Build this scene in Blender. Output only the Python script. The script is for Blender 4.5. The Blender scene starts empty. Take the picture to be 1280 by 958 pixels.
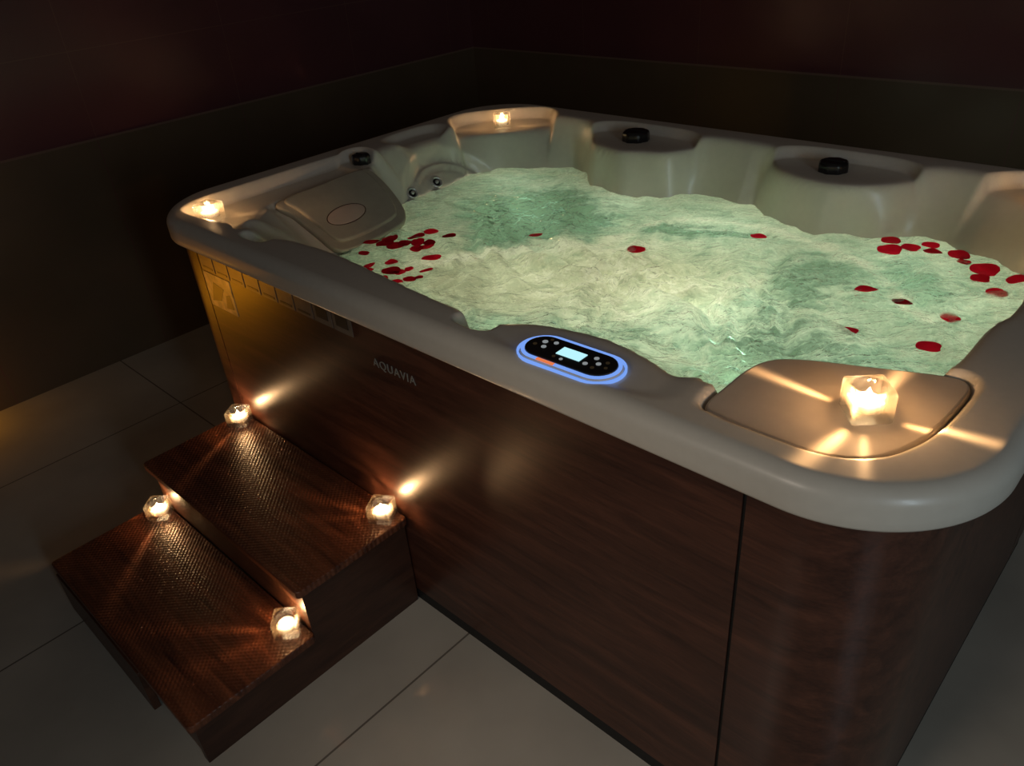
import bpy, bmesh, math, random
import numpy as np
from mathutils import Vector, Matrix, noise

# ------------------------------------------------------------------ camera, world, lights
SC = bpy.context.scene
COL = SC.collection
SC.view_settings.view_transform = 'Standard'
SC.view_settings.look = 'None'
SC.view_settings.gamma = 1.0
SC.view_settings.exposure = 0.0
SC.view_settings.use_curve_mapping = False

cam_d = bpy.data.cameras.new('camera')
cam_d.sensor_width = 36.0
cam_d.lens = 982.3034 / 1280 * 36
cam_d.clip_start = 0.02
cam = bpy.data.objects.new('camera', cam_d)
COL.objects.link(cam)
RX = Vector((0.72937964, 0.6803034, -0.07205986))
RY = Vector((0.31440244, -0.42689391, -0.8478872))
RZ = Vector((-0.60758245, 0.59577586, -0.52525678))
cam.matrix_world = Matrix((
    (RX.x, -RY.x, -RZ.x, 1.93214),
    (RX.y, -RY.y, -RZ.y, -0.79868),
    (RX.z, -RY.z, -RZ.z, 1.5),
    (0, 0, 0, 1)))
SC.camera = cam

world = bpy.data.worlds.new('world')
SC.world = world
world.use_nodes = True
wb = world.node_tree.nodes['Background']
wb.inputs[0].default_value = (1.0, 0.78, 0.6, 1)
wb.inputs[1].default_value = 0.036

def lamp(name, kind, loc, energy, color, size=0.1, aim=None, spot=None, blend=0.5, size_y=None):
    d = bpy.data.lights.new(name, kind)
    d.energy = energy
    d.color = color
    if kind == 'AREA':
        d.size = size
        if size_y:
            d.shape = 'RECTANGLE'; d.size_y = size_y
    else:
        d.shadow_soft_size = size
    if spot:
        d.spot_size = math.radians(spot); d.spot_blend = blend
    o = bpy.data.objects.new(name, d)
    COL.objects.link(o)
    o.location = loc
    if aim:
        o.rotation_euler = (Vector(aim) - Vector(loc)).to_track_quat('-Z', 'Y').to_euler()
    return o

# dim room light behind the viewer, cool light of unseen source on the right, amber lamp on the left
lamp('room_light', 'SPOT', (1.35, -1.55, 1.45), 27.0, (1.0, 0.86, 0.72), 0.25, aim=(1.42, -0.10, 0.2), spot=68, blend=1.0)
lamp('cool_light', 'AREA', (3.6, -0.9, 1.5), 10.0, (0.70, 0.88, 1.0), 0.25, aim=(1.75, 0.0, 0.8), size_y=0.9)
lamp('amber_lamp', 'SPOT', (-1.12, -0.85, 0.22), 12.0, (1.0, 0.33, 0.010), 0.05, aim=(-0.03, 0.0, 0.60), spot=22, blend=1.0)
lamp('amber_floor_lamp', 'POINT', (-1.17, -0.56, 0.14), 0.55, (1.0, 0.42, 0.02), 0.05)
# the tub's underwater light, plus lamps added for the hot spot and pale edges
WATER_Z = 0.735
LED = (0.90, 1.0, 0.74)
for lx, ly, lz, le in ((1.16, 0.55, 0.46, 2.4), (0.55, 0.50, 0.48, 1.05), (0.36, 0.90, 0.60, 0.42),
                       (1.50, 0.85, 0.52, 1.1), (0.95, 0.95, 0.55, 1.05), (0.80, 0.35, 0.5, 0.7), (1.13, 0.56, 0.610, 0.30), (0.20, 0.97, 0.66, 0.22), (0.62, 0.97, 0.62, 0.5), (1.40, 1.02, 0.62, 0.4), (1.58, 0.85, 0.6, 0.4), (1.50, 0.50, 0.58, 0.45)):
    lamp('underwater_lamp', 'POINT', (lx, ly, lz), le, LED, 0.09)

# ------------------------------------------------------------------ materials
class NT:
    def __init__(self, name):
        self.m = bpy.data.materials.new(name)
        self.m.use_nodes = True
        self.t = self.m.node_tree
        self.t.nodes.clear()
        self.out = self.t.nodes.new('ShaderNodeOutputMaterial')
    def n(self, kind, **kw):
        nd = self.t.nodes.new(kind)
        for k, v in kw.items():
            if k.startswith('_'):
                setattr(nd, k[1:], v)
        return nd
    def l(self, a, b):
        self.t.links.new(a, b)
    def coords(self, scale=(1, 1, 1), rot=(0, 0, 0)):
        tc = self.n('ShaderNodeTexCoord')
        mp = self.n('ShaderNodeMapping')
        mp.inputs['Scale'].default_value = scale
        mp.inputs['Rotation'].default_value = rot
        self.l(tc.outputs['Object'], mp.inputs['Vector'])
        return mp.outputs['Vector']
    def noise(self, vec, scale, detail=3, rough=0.5, dist=0.0):
        nd = self.n('ShaderNodeTexNoise')
        nd.inputs['Scale'].default_value = scale
        nd.inputs['Detail'].default_value = detail
        nd.inputs['Roughness'].default_value = rough
        nd.inputs['Distortion'].default_value = dist
        self.l(vec, nd.inputs['Vector'])
        return nd.outputs['Fac']
    def ramp(self, fac, stops):
        nd = self.n('ShaderNodeValToRGB')
        e = nd.color_ramp.elements
        while len(e) < len(stops):
            e.new(0.5)
        for i, (p, c) in enumerate(stops):
            e[i].position = p
            e[i].color = (c[0], c[1], c[2], 1) if not isinstance(c, (int, float)) else (c, c, c, 1)
        self.l(fac, nd.inputs['Fac'])
        return nd.outputs['Color']
    def bump(self, h, strength=0.2, dist=0.01):
        nd = self.n('ShaderNodeBump')
        nd.inputs['Strength'].default_value = strength
        nd.inputs['Distance'].default_value = dist
        self.l(h, nd.inputs['Height'])
        return nd.outputs['Normal']
    def math(self, op, a, b=None):
        nd = self.n('ShaderNodeMath', _operation=op)
        for i, v in enumerate((a, b)):
            if v is None:
                continue
            if isinstance(v, (int, float)):
                nd.inputs[i].default_value = v
            else:
                self.l(v, nd.inputs[i])
        return nd.outputs[0]
    def mixs(self, fac, a, b):
        nd = self.n('ShaderNodeMixShader')
        if isinstance(fac, (int, float)):
            nd.inputs[0].default_value = fac
        else:
            self.l(fac, nd.inputs[0])
        self.l(a, nd.inputs[1]); self.l(b, nd.inputs[2])
        return nd.outputs[0]
    def bsdf(self, color, rough, metal=0.0, coat=0.0, normal=None, spec=0.5, coat_rough=0.1):
        nd = self.n('ShaderNodeBsdfPrincipled')
        for key, v in (('Base Color', color), ('Roughness', rough)):
            if isinstance(v, (int, float)):
                nd.inputs[key].default_value = v
            elif isinstance(v, tuple):
                nd.inputs[key].default_value = (v[0], v[1], v[2], 1)
            else:
                self.l(v, nd.inputs[key])
        nd.inputs['Metallic'].default_value = metal
        nd.inputs['Specular IOR Level'].default_value = spec
        nd.inputs['Coat Weight'].default_value = coat
        nd.inputs['Coat Roughness'].default_value = coat_rough
        if normal is not None:
            self.l(normal, nd.inputs['Normal'])
        return nd.outputs[0]
    def done(self, sh):
        self.l(sh, self.out.inputs['Surface'])
        return self.m

def plain(name, color, rough, metal=0.0, coat=0.0, var=0.08, spec=0.5):
    t = NT(name)
    f = t.noise(t.coords(), 35, 3)
    c = t.ramp(f, [(0.3, tuple(x * (1 - var) for x in color)), (0.7, tuple(min(1, x * (1 + var)) for x in color))])
    return t.done(t.bsdf(c, rough, metal, coat, spec=spec))

def emis(name, color, strength):
    t = NT(name)
    e = t.n('ShaderNodeEmission')
    e.inputs[0].default_value = (*color, 1)
    e.inputs[1].default_value = strength
    return t.done(e.outputs[0])

def wood_mat(name, dark, light, rough, grid=False, axis='x', spec=0.5):
    t = NT(name)
    sc = (0.9, 9, 9) if axis == 'x' else (9, 0.9, 9)
    v = t.coords(sc)
    f = t.noise(v, 3.2, 5, 0.6, 0.7)
    f2 = t.noise(t.coords(tuple(s * 6 for s in sc)), 4, 2, 0.5, 0.2)
    f = t.math('ADD', t.math('MULTIPLY', f, 0.75), t.math('MULTIPLY', f2, 0.25))
    c = t.ramp(f, [(0.34, dark), (0.52, tuple((a + b) / 2 for a, b in zip(dark, light))), (0.66, light)])
    if grid:
        tc = t.n('ShaderNodeTexCoord')
        sx = t.n('ShaderNodeSeparateXYZ')
        t.l(tc.outputs['Object'], sx.inputs[0])
        w = 2 * math.pi / 0.0125
        a = t.math('SINE', t.math('MULTIPLY', sx.outputs[0], w))
        b = t.math('SINE', t.math('MULTIPLY', sx.outputs[1], w))
        h = t.math('MULTIPLY', a, b)
        nrm = t.bump(h, 0.35, 0.0014)
    else:
        nrm = t.bump(f2, 0.05, 0.002)
    return t.done(t.bsdf(c, rough, normal=nrm, spec=spec))

M = {}
def acrylic(name, col):
    t = NT(name)
    f = t.noise(t.coords(), 60, 2)
    c = t.ramp(f, [(0.35, tuple(x * 0.97 for x in col)), (0.65, col)])
    return t.done(t.bsdf(c, 0.36, coat=0.12, coat_rough=0.15))
M['acrylic'] = acrylic('pearl_acrylic', (0.66, 0.61, 0.52))
M['lid'] = plain('lid_plastic', (0.52, 0.45, 0.37), 0.50, var=0.04, spec=0.3)
M['panel'] = wood_mat('mahogany_laminate', (0.034, 0.012, 0.008), (0.105, 0.038, 0.022), 0.33, spec=0.5)
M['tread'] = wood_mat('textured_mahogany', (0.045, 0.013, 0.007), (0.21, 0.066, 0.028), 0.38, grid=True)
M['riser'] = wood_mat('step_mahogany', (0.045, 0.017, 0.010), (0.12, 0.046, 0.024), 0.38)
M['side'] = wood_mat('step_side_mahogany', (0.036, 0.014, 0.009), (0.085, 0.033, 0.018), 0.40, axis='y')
M['black'] = plain('black_plastic', (0.010, 0.010, 0.011), 0.30)
M['seam'] = plain('black_seam', (0.006, 0.006, 0.006), 0.6)
M['chrome'] = plain('chrome', (0.75, 0.75, 0.74), 0.28, metal=0.75, var=0.02)
M['pillow'] = plain('pillow_vinyl', (0.40, 0.35, 0.27), 0.45, var=0.05)
M['emblem'] = plain('pillow_emblem', (0.55, 0.42, 0.34), 0.40, var=0.05)
t = NT('clear_cup')
g = t.n('ShaderNodeBsdfGlossy'); g.inputs['Roughness'].default_value = 0.1
tr = t.n('ShaderNodeBsdfTransparent'); tr.inputs[0].default_value = (0.97, 0.95, 0.9, 1)
M['cup'] = t.done(t.mixs(0.15, tr.outputs[0], g.outputs[0]))
M['wick'] = plain('wick', (0.03, 0.02, 0.015), 0.9)
M['logo'] = plain('logo_silver', (0.26, 0.25, 0.22), 0.30)
M['sticker'] = plain('sticker_paper', (0.16, 0.13, 0.10), 0.35, var=0.15)
M['sticker_print'] = plain('sticker_print', (0.035, 0.028, 0.022), 0.35, var=0.2)
M['big_sticker'] = plain('picture_sticker', (0.62, 0.45, 0.20), 0.30, var=0.5)  # amber lamplight partly put into this brightened base colour
M['blue'] = emis('panel_ring_glow', (0.20, 0.38, 0.95), 0.95)
M['orange'] = emis('panel_ring_orange', (1.0, 0.25, 0.08), 0.8)
M['screen'] = emis('panel_screen', (0.50, 0.92, 1.0), 1.0)
M['button_light'] = emis('panel_button', (0.65, 0.70, 0.72), 0.35)
M['button_dim'] = emis('panel_button_dim', (0.45, 0.30, 0.15), 0.05)

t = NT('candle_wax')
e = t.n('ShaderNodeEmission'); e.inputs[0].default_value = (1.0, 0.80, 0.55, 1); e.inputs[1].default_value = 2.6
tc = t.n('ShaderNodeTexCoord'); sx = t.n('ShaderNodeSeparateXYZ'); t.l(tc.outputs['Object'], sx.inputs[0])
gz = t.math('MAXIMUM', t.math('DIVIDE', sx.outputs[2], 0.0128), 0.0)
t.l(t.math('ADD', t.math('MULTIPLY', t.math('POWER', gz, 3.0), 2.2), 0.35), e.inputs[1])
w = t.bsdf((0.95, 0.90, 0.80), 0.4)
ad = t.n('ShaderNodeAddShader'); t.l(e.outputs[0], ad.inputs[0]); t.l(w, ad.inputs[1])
M['wax'] = t.done(ad.outputs[0])          # flame's glow in the wax is put in as emission, strongest at the top
t = NT('flame')
e = t.n('ShaderNodeEmission'); e.inputs[0].default_value = (1.0, 0.72, 0.38, 1); e.inputs[1].default_value = 28
tr = t.n('ShaderNodeBsdfTransparent')
ad = t.n('ShaderNodeAddShader'); t.l(e.outputs[0], ad.inputs[0]); t.l(tr.outputs[0], ad.inputs[1])
M['flame'] = t.done(ad.outputs[0])
t = NT('clear_glass')
g = t.n('ShaderNodeBsdfGlass'); g.inputs['Roughness'].default_value = 0.0; g.inputs['IOR'].default_value = 1.48
tr = t.n('ShaderNodeBsdfTransparent')
ft = t.n('ShaderNodeBsdfTranslucent'); ft.inputs[0].default_value = (1.0, 0.86, 0.62, 1)  # warm scatter share, imitating the flame's golden glow in the glass
M['glass'] = t.done(t.mixs(0.05, t.mixs(0.45, tr.outputs[0], g.outputs[0]), ft.outputs[0]))
t = NT('rose_petal')
f = t.noise(t.coords((1, 1, 1)), 60, 3)
c = t.ramp(f, [(0.3, (0.42, 0.003, 0.020)), (0.7, (0.75, 0.008, 0.045))])
p = t.bsdf(c, 0.45)
tl = t.n('ShaderNodeBsdfTranslucent'); tl.inputs[0].default_value = (0.95, 0.012, 0.05, 1)
M['petal'] = t.done(t.mixs(0.5, p, tl.outputs[0]))

def tile_mat(name, base, rough, size, offset, axes, grout, line=0.004, spec=0.5, var=0.15):
    """large tiles with thin joints; axes are the two object axes the joints run across"""
    t = NT(name)
    tc = t.n('ShaderNodeTexCoord')
    sx = t.n('ShaderNodeSeparateXYZ')
    t.l(tc.outputs['Object'], sx.inputs[0])
    g = None
    for k, ax in enumerate(axes):
        q = t.math('DIVIDE', t.math('SUBTRACT', sx.outputs[ax], offset[k]), size[k])
        d = t.math('MULTIPLY', t.math('PINGPONG', q, 0.5), size[k])
        s = t.math('LESS_THAN', d, line / 2)
        g = s if g is None else t.math('MAXIMUM', g, s)
    f = t.noise(t.coords(), 2.5, 4)
    c = t.ramp(f, [(0.3, tuple(x * (1 - var) for x in base)), (0.7, tuple(x * (1 + var) for x in base))])
    mx = t.n('ShaderNodeMix', _data_type='RGBA')
    t.l(g, mx.inputs['Factor']); t.l(c, mx.inputs['A'])
    mx.inputs['B'].default_value = (*grout, 1)
    h = t.math('SUBTRACT', 1.0, g)
    return t.done(t.bsdf(mx.outputs['Result'], rough, normal=t.bump(h, 0.3, 0.001), spec=spec))

SEAM_Z = 0.852
M['floor'] = tile_mat('floor_tiles', (0.46, 0.41, 0.34), 0.08, (0.8, 1.6), (0.895, 0.068), (0, 1), (0.16, 0.135, 0.11), 0.005)
def wall_mat(name, ax, off):
    t = NT(name)
    tc = t.n('ShaderNodeTexCoord')
    sx = t.n('ShaderNodeSeparateXYZ'); t.l(tc.outputs['Object'], sx.inputs[0])
    up = t.math('GREATER_THAN', sx.outputs[2], SEAM_Z)
    f = t.noise(t.coords(), 3, 4)
    lo = t.ramp(f, [(0.3, (0.105, 0.070, 0.040)), (0.7, (0.130, 0.086, 0.050))])
    hi = t.ramp(f, [(0.3, (0.095, 0.030, 0.034)), (0.7, (0.118, 0.038, 0.042))])
    mx = t.n('ShaderNodeMix', _data_type='RGBA'); t.l(up, mx.inputs['Factor']); t.l(lo, mx.inputs['A']); t.l(hi, mx.inputs['B'])
    d1 = t.math('MULTIPLY', t.math('PINGPONG', t.math('DIVIDE', t.math('SUBTRACT', sx.outputs[ax], off), 0.6), 0.5), 0.6)
    d2 = t.math('MULTIPLY', t.math('PINGPONG', t.math('DIVIDE', t.math('SUBTRACT', sx.outputs[2], SEAM_Z), 0.3), 0.5), 0.3)
    dl = t.math('ABSOLUTE', t.math('SUBTRACT', sx.outputs[2], SEAM_Z))
    g = t.math('MAXIMUM', t.math('LESS_THAN', d1, 0.0018), t.math('MULTIPLY', up, t.math('LESS_THAN', d2, 0.0018)))
    g2 = t.math('LESS_THAN', dl, 0.004)
    mg = t.n('ShaderNodeMix', _data_type='RGBA'); t.l(g, mg.inputs['Factor']); t.l(mx.outputs['Result'], mg.inputs['A']); mg.inputs['B'].default_value = (0.135, 0.06, 0.05, 1)
    ms = t.n('ShaderNodeMix', _data_type='RGBA'); t.l(g2, ms.inputs['Factor']); t.l(mg.outputs['Result'], ms.inputs['A']); ms.inputs['B'].default_value = (0.19, 0.115, 0.08, 1)
    return t.done(t.bsdf(ms.outputs['Result'], 0.30, spec=0.5))
M['wall_left'] = wall_mat('left_wall_tiles', 1, 0.27)
M['wall_back'] = wall_mat('back_wall_tiles', 0, 0.10)

# water: clear tinted patches between churned, light-scattering foam
t = NT('bubbling_water')
at = t.n('ShaderNodeAttribute', _attribute_name='foam')
tc = t.n('ShaderNodeTexCoord')
mp = t.n('ShaderNodeMapping', _vector_type='TEXTURE')
mp.inputs['Rotation'].default_value = (0, 0, math.radians(38)); mp.inputs['Scale'].default_value = (2.6, 1, 1)
t.l(tc.outputs['Object'], mp.inputs['Vector'])
big = t.noise(t.coords((1, 1, 1)), 7, 6, 0.62, 1.8)
fine = t.noise(mp.outputs['Vector'], 24, 4, 0.58, 1.2)
veins = t.noise(mp.outputs['Vector'], 12, 4, 0.55, 2.0)
froth = t.noise(t.coords((1, 1, 1)), 95, 2, 0.6, 0.5)
ridge = t.math('SUBTRACT', 1.0, t.math('MULTIPLY', t.math('ABSOLUTE', t.math('SUBTRACT', veins, 0.5)), 10.0))
ridge = t.math('MULTIPLY', t.math('MAXIMUM', ridge, 0.0), t.n('ShaderNodeAttribute', _attribute_name='chop').outputs['Fac'])
def wadd(acc, x, k, c=0.5):
    return t.math('ADD', acc, t.math('MULTIPLY', t.math('SUBTRACT', x, c), k))
mix1 = wadd(at.outputs['Fac'], big, 0.70)
ch = t.n('ShaderNodeAttribute', _attribute_name='chop').outputs['Fac']
mix1 = t.math('ADD', mix1, t.math('MULTIPLY', t.math('MULTIPLY', t.math('SUBTRACT', fine, 0.5), 1.05), ch))
mix1 = wadd(mix1, ridge, 0.20, 0.15)
mix1 = wadd(mix1, t.math('MULTIPLY', t.math('GREATER_THAN', froth, 0.57), at.outputs['Fac']), 0.16, 0.3)
foam = t.ramp(mix1, [(0.10, 0.10), (0.30, 0.42), (0.62, 0.85), (1.0, 0.97)])
hh = wadd(t.math('ADD', t.math('MULTIPLY', big, 0.5), t.math('MULTIPLY', t.math('MULTIPLY', fine, 0.42), t.math('ADD', ch, 0.15))), ridge, 0.10)
nrm = t.bump(hh, 0.9, 0.035)
fr = t.n('ShaderNodeFresnel'); fr.inputs['IOR'].default_value = 1.33; t.l(nrm, fr.inputs['Normal'])
gl = t.n('ShaderNodeBsdfGlossy'); gl.inputs['Roughness'].default_value = 0.055; t.l(nrm, gl.inputs['Normal'])
trn = t.n('ShaderNodeBsdfTransparent'); trn.inputs[0].default_value = (0.34, 0.58, 0.50, 1)
mint = t.ramp(mix1, [(0.15, (0.26, 0.42, 0.38)), (0.45, (0.52, 0.70, 0.62)), (0.75, (0.76, 0.88, 0.79)), (1.0, (0.92, 0.97, 0.89))])  # wave shading put into the colour as contrast, along with foam thickness
cream = t.ramp(mix1, [(0.15, (0.34, 0.41, 0.32)), (0.45, (0.56, 0.60, 0.48)), (0.75, (0.80, 0.80, 0.66)), (1.0, (0.97, 0.95, 0.86))])
fm = t.n('ShaderNodeMix', _data_type='RGBA')
t.l(t.n('ShaderNodeAttribute', _attribute_name='cream').outputs['Fac'], fm.inputs['Factor']); t.l(mint, fm.inputs['A']); t.l(cream, fm.inputs['B'])
fcol = fm.outputs['Result']
tl = t.n('ShaderNodeBsdfTranslucent'); t.l(fcol, tl.inputs[0]); t.l(nrm, tl.inputs['Normal'])
df = t.n('ShaderNodeBsdfDiffuse'); t.l(fcol, df.inputs[0]); t.l(nrm, df.inputs['Normal'])
fo = t.mixs(0.40, tl.outputs[0], df.outputs[0])
body = t.mixs(foam, trn.outputs[0], fo)
M['water'] = t.done(t.mixs(fr.outputs[0], body, gl.outputs[0]))

# ------------------------------------------------------------------ helpers
def link(name, me, mat, parent=None, smooth=False):
    o = bpy.data.objects.new(name, me)
    COL.objects.link(o)
    if mat is not None:
        me.materials.append(mat)
    if smooth:
        for p in me.polygons:
            p.use_smooth = True
    if parent:
        o.parent = parent
    return o

def tag(o, label=None, cat=None, group=None, kind=None):
    for k, v in (('label', label), ('category', cat), ('group', group), ('kind', kind)):
        if v:
            o[k] = v
    return o

def empty(name, loc=(0, 0, 0), rz=0.0, **kw):
    o = bpy.data.objects.new(name, None)
    COL.objects.link(o)
    o.location = loc
    o.rotation_euler = (0, 0, rz)
    o.empty_display_size = 0.05
    return tag(o, **kw)

def from_bm(name, bm, mat, parent=None, smooth=False, bevel=0.0, segs=2):
    if bevel:
        bmesh.ops.bevel(bm, geom=list(bm.edges), offset=bevel, segments=segs, affect='EDGES', profile=0.5)
    bmesh.ops.recalc_face_normals(bm, faces=bm.faces)
    me = bpy.data.meshes.new(name)
    bm.to_mesh(me); bm.free()
    return link(name, me, mat, parent, smooth)

def box_bm(lo, hi):
    bm = bmesh.new()
    bmesh.ops.create_cube(bm, size=1.0)
    for v in bm.verts:
        v.co = Vector([(a + b) / 2 + c * (b - a) for a, b, c in zip(lo, hi, v.co)])
    return bm

def box(name, lo, hi, mat, parent=None, bevel=0.0):
    return from_bm(name, box_bm(lo, hi), mat, parent, bevel=bevel)

def prism_bm(pts, z0, z1, edge=0.0, segs=3):
    """closed outline extruded from z0 to z1; the top edge rounded by edge"""
    n = len(pts)
    P = [Vector((p[0], p[1])) for p in pts]
    area = sum(P[i].x * P[(i + 1) % n].y - P[(i + 1) % n].x * P[i].y for i in range(n))
    if area < 0:
        P.reverse()
    nrm = []
    for i in range(n):
        d = (P[(i + 1) % n] - P[i - 1]).normalized()
        nrm.append(Vector((d.y, -d.x)))
    rings = [(0.0, z0)]
    if edge:
        for k in range(segs + 1):
            a = k / segs * math.pi / 2
            rings.append((edge * (1 - math.cos(a)), z1 - edge + edge * math.sin(a)))
    else:
        rings.append((0.0, z1))
    bm = bmesh.new()
    R = [[bm.verts.new((P[i].x - nrm[i].x * o, P[i].y - nrm[i].y * o, z)) for i in range(n)] for o, z in rings]
    for a, b in zip(R[:-1], R[1:]):
        for i in range(n):
            bm.faces.new((a[i], a[(i + 1) % n], b[(i + 1) % n], b[i]))
    bm.faces.new(R[-1]); bm.faces.new(list(reversed(R[0])))
    return bm

def rings_bm(rings, close_bottom=True, close_top=True):
    bm = bmesh.new()
    R = [[bm.verts.new(p) for p in r] for r in rings]
    n = len(R[0])
    for a, b in zip(R[:-1], R[1:]):
        for i in range(n):
            bm.faces.new((a[i], a[(i + 1) % n], b[(i + 1) % n], b[i]))
    if close_bottom:
        bm.faces.new(list(reversed(R[0])))
    if close_top:
        bm.faces.new(R[-1])
    return bm

def circ(r, z, n=32, cx=0.0, cy=0.0):
    return [(cx + r * math.cos(2 * math.pi * i / n), cy + r * math.sin(2 * math.pi * i / n), z) for i in range(n)]

def squarish(h, z, p=8.0, n=32):
    out = []
    for i in range(n):
        a = 2 * math.pi * i / n
        c, s = math.cos(a), math.sin(a)
        r = h / (abs(c) ** p + abs(s) ** p) ** (1 / p)
        out.append((r * c, r * s, z))
    return out

def rrect(x0, x1, y0, y1, r, n=16):
    pts = []
    for cx, cy, a0 in ((x1 - r, y0 + r, -90), (x1 - r, y1 - r, 0), (x0 + r, y1 - r, 90), (x0 + r, y0 + r, 180)):
        for k in range(n + 1):
            a = math.radians(a0 + 90 * k / n)
            pts.append((cx + r * math.cos(a), cy + r * math.sin(a)))
    return pts

def spline(pts, k=6, closed=True):
    """Catmull-Rom through the points"""
    P = np.array(pts, float)
    n = len(P); out = []
    for i in range(n if closed else n - 1):
        p0, p1, p2, p3 = (P[(i - 1) % n], P[i], P[(i + 1) % n], P[(i + 2) % n]) if closed else \
            (P[max(i - 1, 0)], P[i], P[i + 1], P[min(i + 2, n - 1)])
        for j in range(k):
            u = j / k
            out.append(0.5 * ((2 * p1) + (-p0 + p2) * u + (2 * p0 - 5 * p1 + 4 * p2 - p3) * u * u + (-p0 + 3 * p1 - 3 * p2 + p3) * u ** 3))
    return np.array(out)

def sdf_poly(px, py, poly, near=False):
    """signed distance, positive inside; optionally the nearest outline points too"""
    d2 = np.full(px.shape, 1e9)
    ins = np.zeros(px.shape, bool)
    qx = np.zeros(px.shape); qy = np.zeros(px.shape)
    n = len(poly)
    for i in range(n):
        ax, ay = poly[i]; bx, by = poly[(i + 1) % n]
        ex, ey = bx - ax, by - ay
        L = ex * ex + ey * ey
        if L < 1e-14:
            continue
        tt = np.clip(((px - ax) * ex + (py - ay) * ey) / L, 0, 1)
        cx, cy = ax + tt * ex, ay + tt * ey
        dd = (px - cx) ** 2 + (py - cy) ** 2
        if near:
            b = dd < d2
            qx = np.where(b, cx, qx); qy = np.where(b, cy, qy)
        d2 = np.minimum(d2, dd)
        if ay != by:
            c = ((ay > py) != (by > py)) & (px < ex * (py - ay) / (by - ay) + ax)
            ins ^= c
    sd = np.sqrt(d2) * np.where(ins, 1, -1)
    return (sd, qx, qy) if near else sd

def sstep(a, b, x):
    u = np.clip((x - a) / (b - a), 0, 1)
    return u * u * (3 - 2 * u)

# ------------------------------------------------------------------ the room
def quad(name, pts, mat, **kw):
    me = bpy.data.meshes.new(name)
    me.from_pydata(pts, [], [(0, 1, 2, 3)])
    return tag(link(name, me, mat), kind='structure', **kw)

WX, WY = -1.226, 2.227
def slab(name, lo, hi, mat):
    o = box(name, lo, hi, mat)
    return tag(o, kind='structure')
slab('floor', (WX - 0.1, -3.2, -0.1), (4.6, WY + 0.1, 0.0), M['floor'])
slab('wall_left', (WX - 0.1, -3.2, 0.0), (WX, WY + 0.1, 2.9), M['wall_left'])
slab('wall_back', (WX, WY, 0.0), (4.6, WY + 0.1, 2.9), M['wall_back'])

# ------------------------------------------------------------------ hot tub
tub = empty('hot_tub', (0.83, 0.63, 0.0), label='large cream acrylic hot tub with dark mahogany panels filled with glowing green water', cat='hot tub')
TUB = Vector((0.83, 0.63, 0.0))
def sub(o, parent=tub):
    """parent while keeping world coordinates of a mesh built in world space"""
    o.parent = parent
    o.matrix_parent_inverse = Matrix.Translation(-TUB) if parent is tub else Matrix.Identity(4)
    return o

X0, X1, Y0, Y1, RC = -0.18, 1.835, -0.05, 1.32, 0.215
RIM = 0.88
T_PTS = [(0.03, 0.215), (0.10, 0.13), (0.20, 0.055), (0.30, 0.030), (0.40, 0.060), (0.56, 0.066), (0.70, 0.055), (0.85, 0.042), (0.955, 0.036),
         (0.985, 0.030), (1.020, 0.032), (1.060, 0.042), (1.090, 0.066), (1.14, 0.088), (1.24, 0.106), (1.33, 0.092), (1.388, 0.074),
         (1.42, 0.086), (1.446, 0.082), (1.468, 0.094), (1.476, 0.157), (1.492, 0.194), (1.528, 0.222), (1.597, 0.250), (1.680, 0.284), (1.700, 0.335),
         (1.705, 0.48), (1.718, 0.55), (1.715, 0.75), (1.70, 0.98), (1.655, 1.10), (1.58, 1.18), (1.50, 1.222), (1.42, 1.235), (1.365, 1.215),
         (1.330, 1.165), (1.302, 1.132), (1.258, 1.097), (1.195, 1.074), (1.116, 1.078), (1.035, 1.112), (0.990, 1.158), (0.965, 1.21),
         (0.90, 1.222), (0.80, 1.222), (0.752, 1.205), (0.722, 1.150), (0.685, 1.104), (0.626, 1.086), (0.571, 1.060), (0.515, 1.068), (0.440, 1.092),
         (0.392, 1.150), (0.355, 1.195), (0.28, 1.215), (0.178, 1.200), (0.138, 1.150), (0.084, 1.082), (0.020, 1.008), (-0.028, 0.945), (-0.035, 0.80), (-0.028, 0.66),
         (0.0, 0.585), (0.018, 0.53), (0.018, 0.35)]
W_PTS = [(0.225, 0.225), (0.30, 0.120), (0.40, 0.090), (0.56, 0.086), (0.70, 0.076), (0.85, 0.064), (0.98, 0.060),
         (1.05, 0.072), (1.14, 0.110), (1.24, 0.126), (1.33, 0.114), (1.40, 0.106), (1.446, 0.104), (1.456, 0.170), (1.455, 0.222), (1.510, 0.262), (1.59, 0.294), (1.655, 0.322),
         (1.674, 0.36), (1.682, 0.48), (1.690, 0.56), (1.685, 0.75), (1.665, 0.95), (1.641, 1.032), (1.614, 1.048), (1.559, 1.098), (1.50, 1.108),
         (1.444, 1.140), (1.373, 1.138), (1.313, 1.096), (1.26, 1.074), (1.185, 1.040), (1.116, 1.052), (1.046, 1.076), (0.985, 1.120), (0.950, 1.150),
         (0.907, 1.135), (0.835, 1.153), (0.765, 1.145), (0.71, 1.086), (0.635, 1.045), (0.579, 1.026), (0.500, 1.056), (0.449, 1.066),
         (0.388, 1.130), (0.34, 1.158), (0.28, 1.160), (0.164, 1.086), (0.097, 1.033), (0.063, 0.969), (0.070, 0.88), (0.080, 0.796), (0.086, 0.688), (0.080, 0.590),
         (0.150, 0.540), (0.245, 0.475), (0.252, 0.40), (0.245, 0.30)]
T_POLY = spline(T_PTS, 4)
W_POLY = spline(W_PTS, 4)
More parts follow.
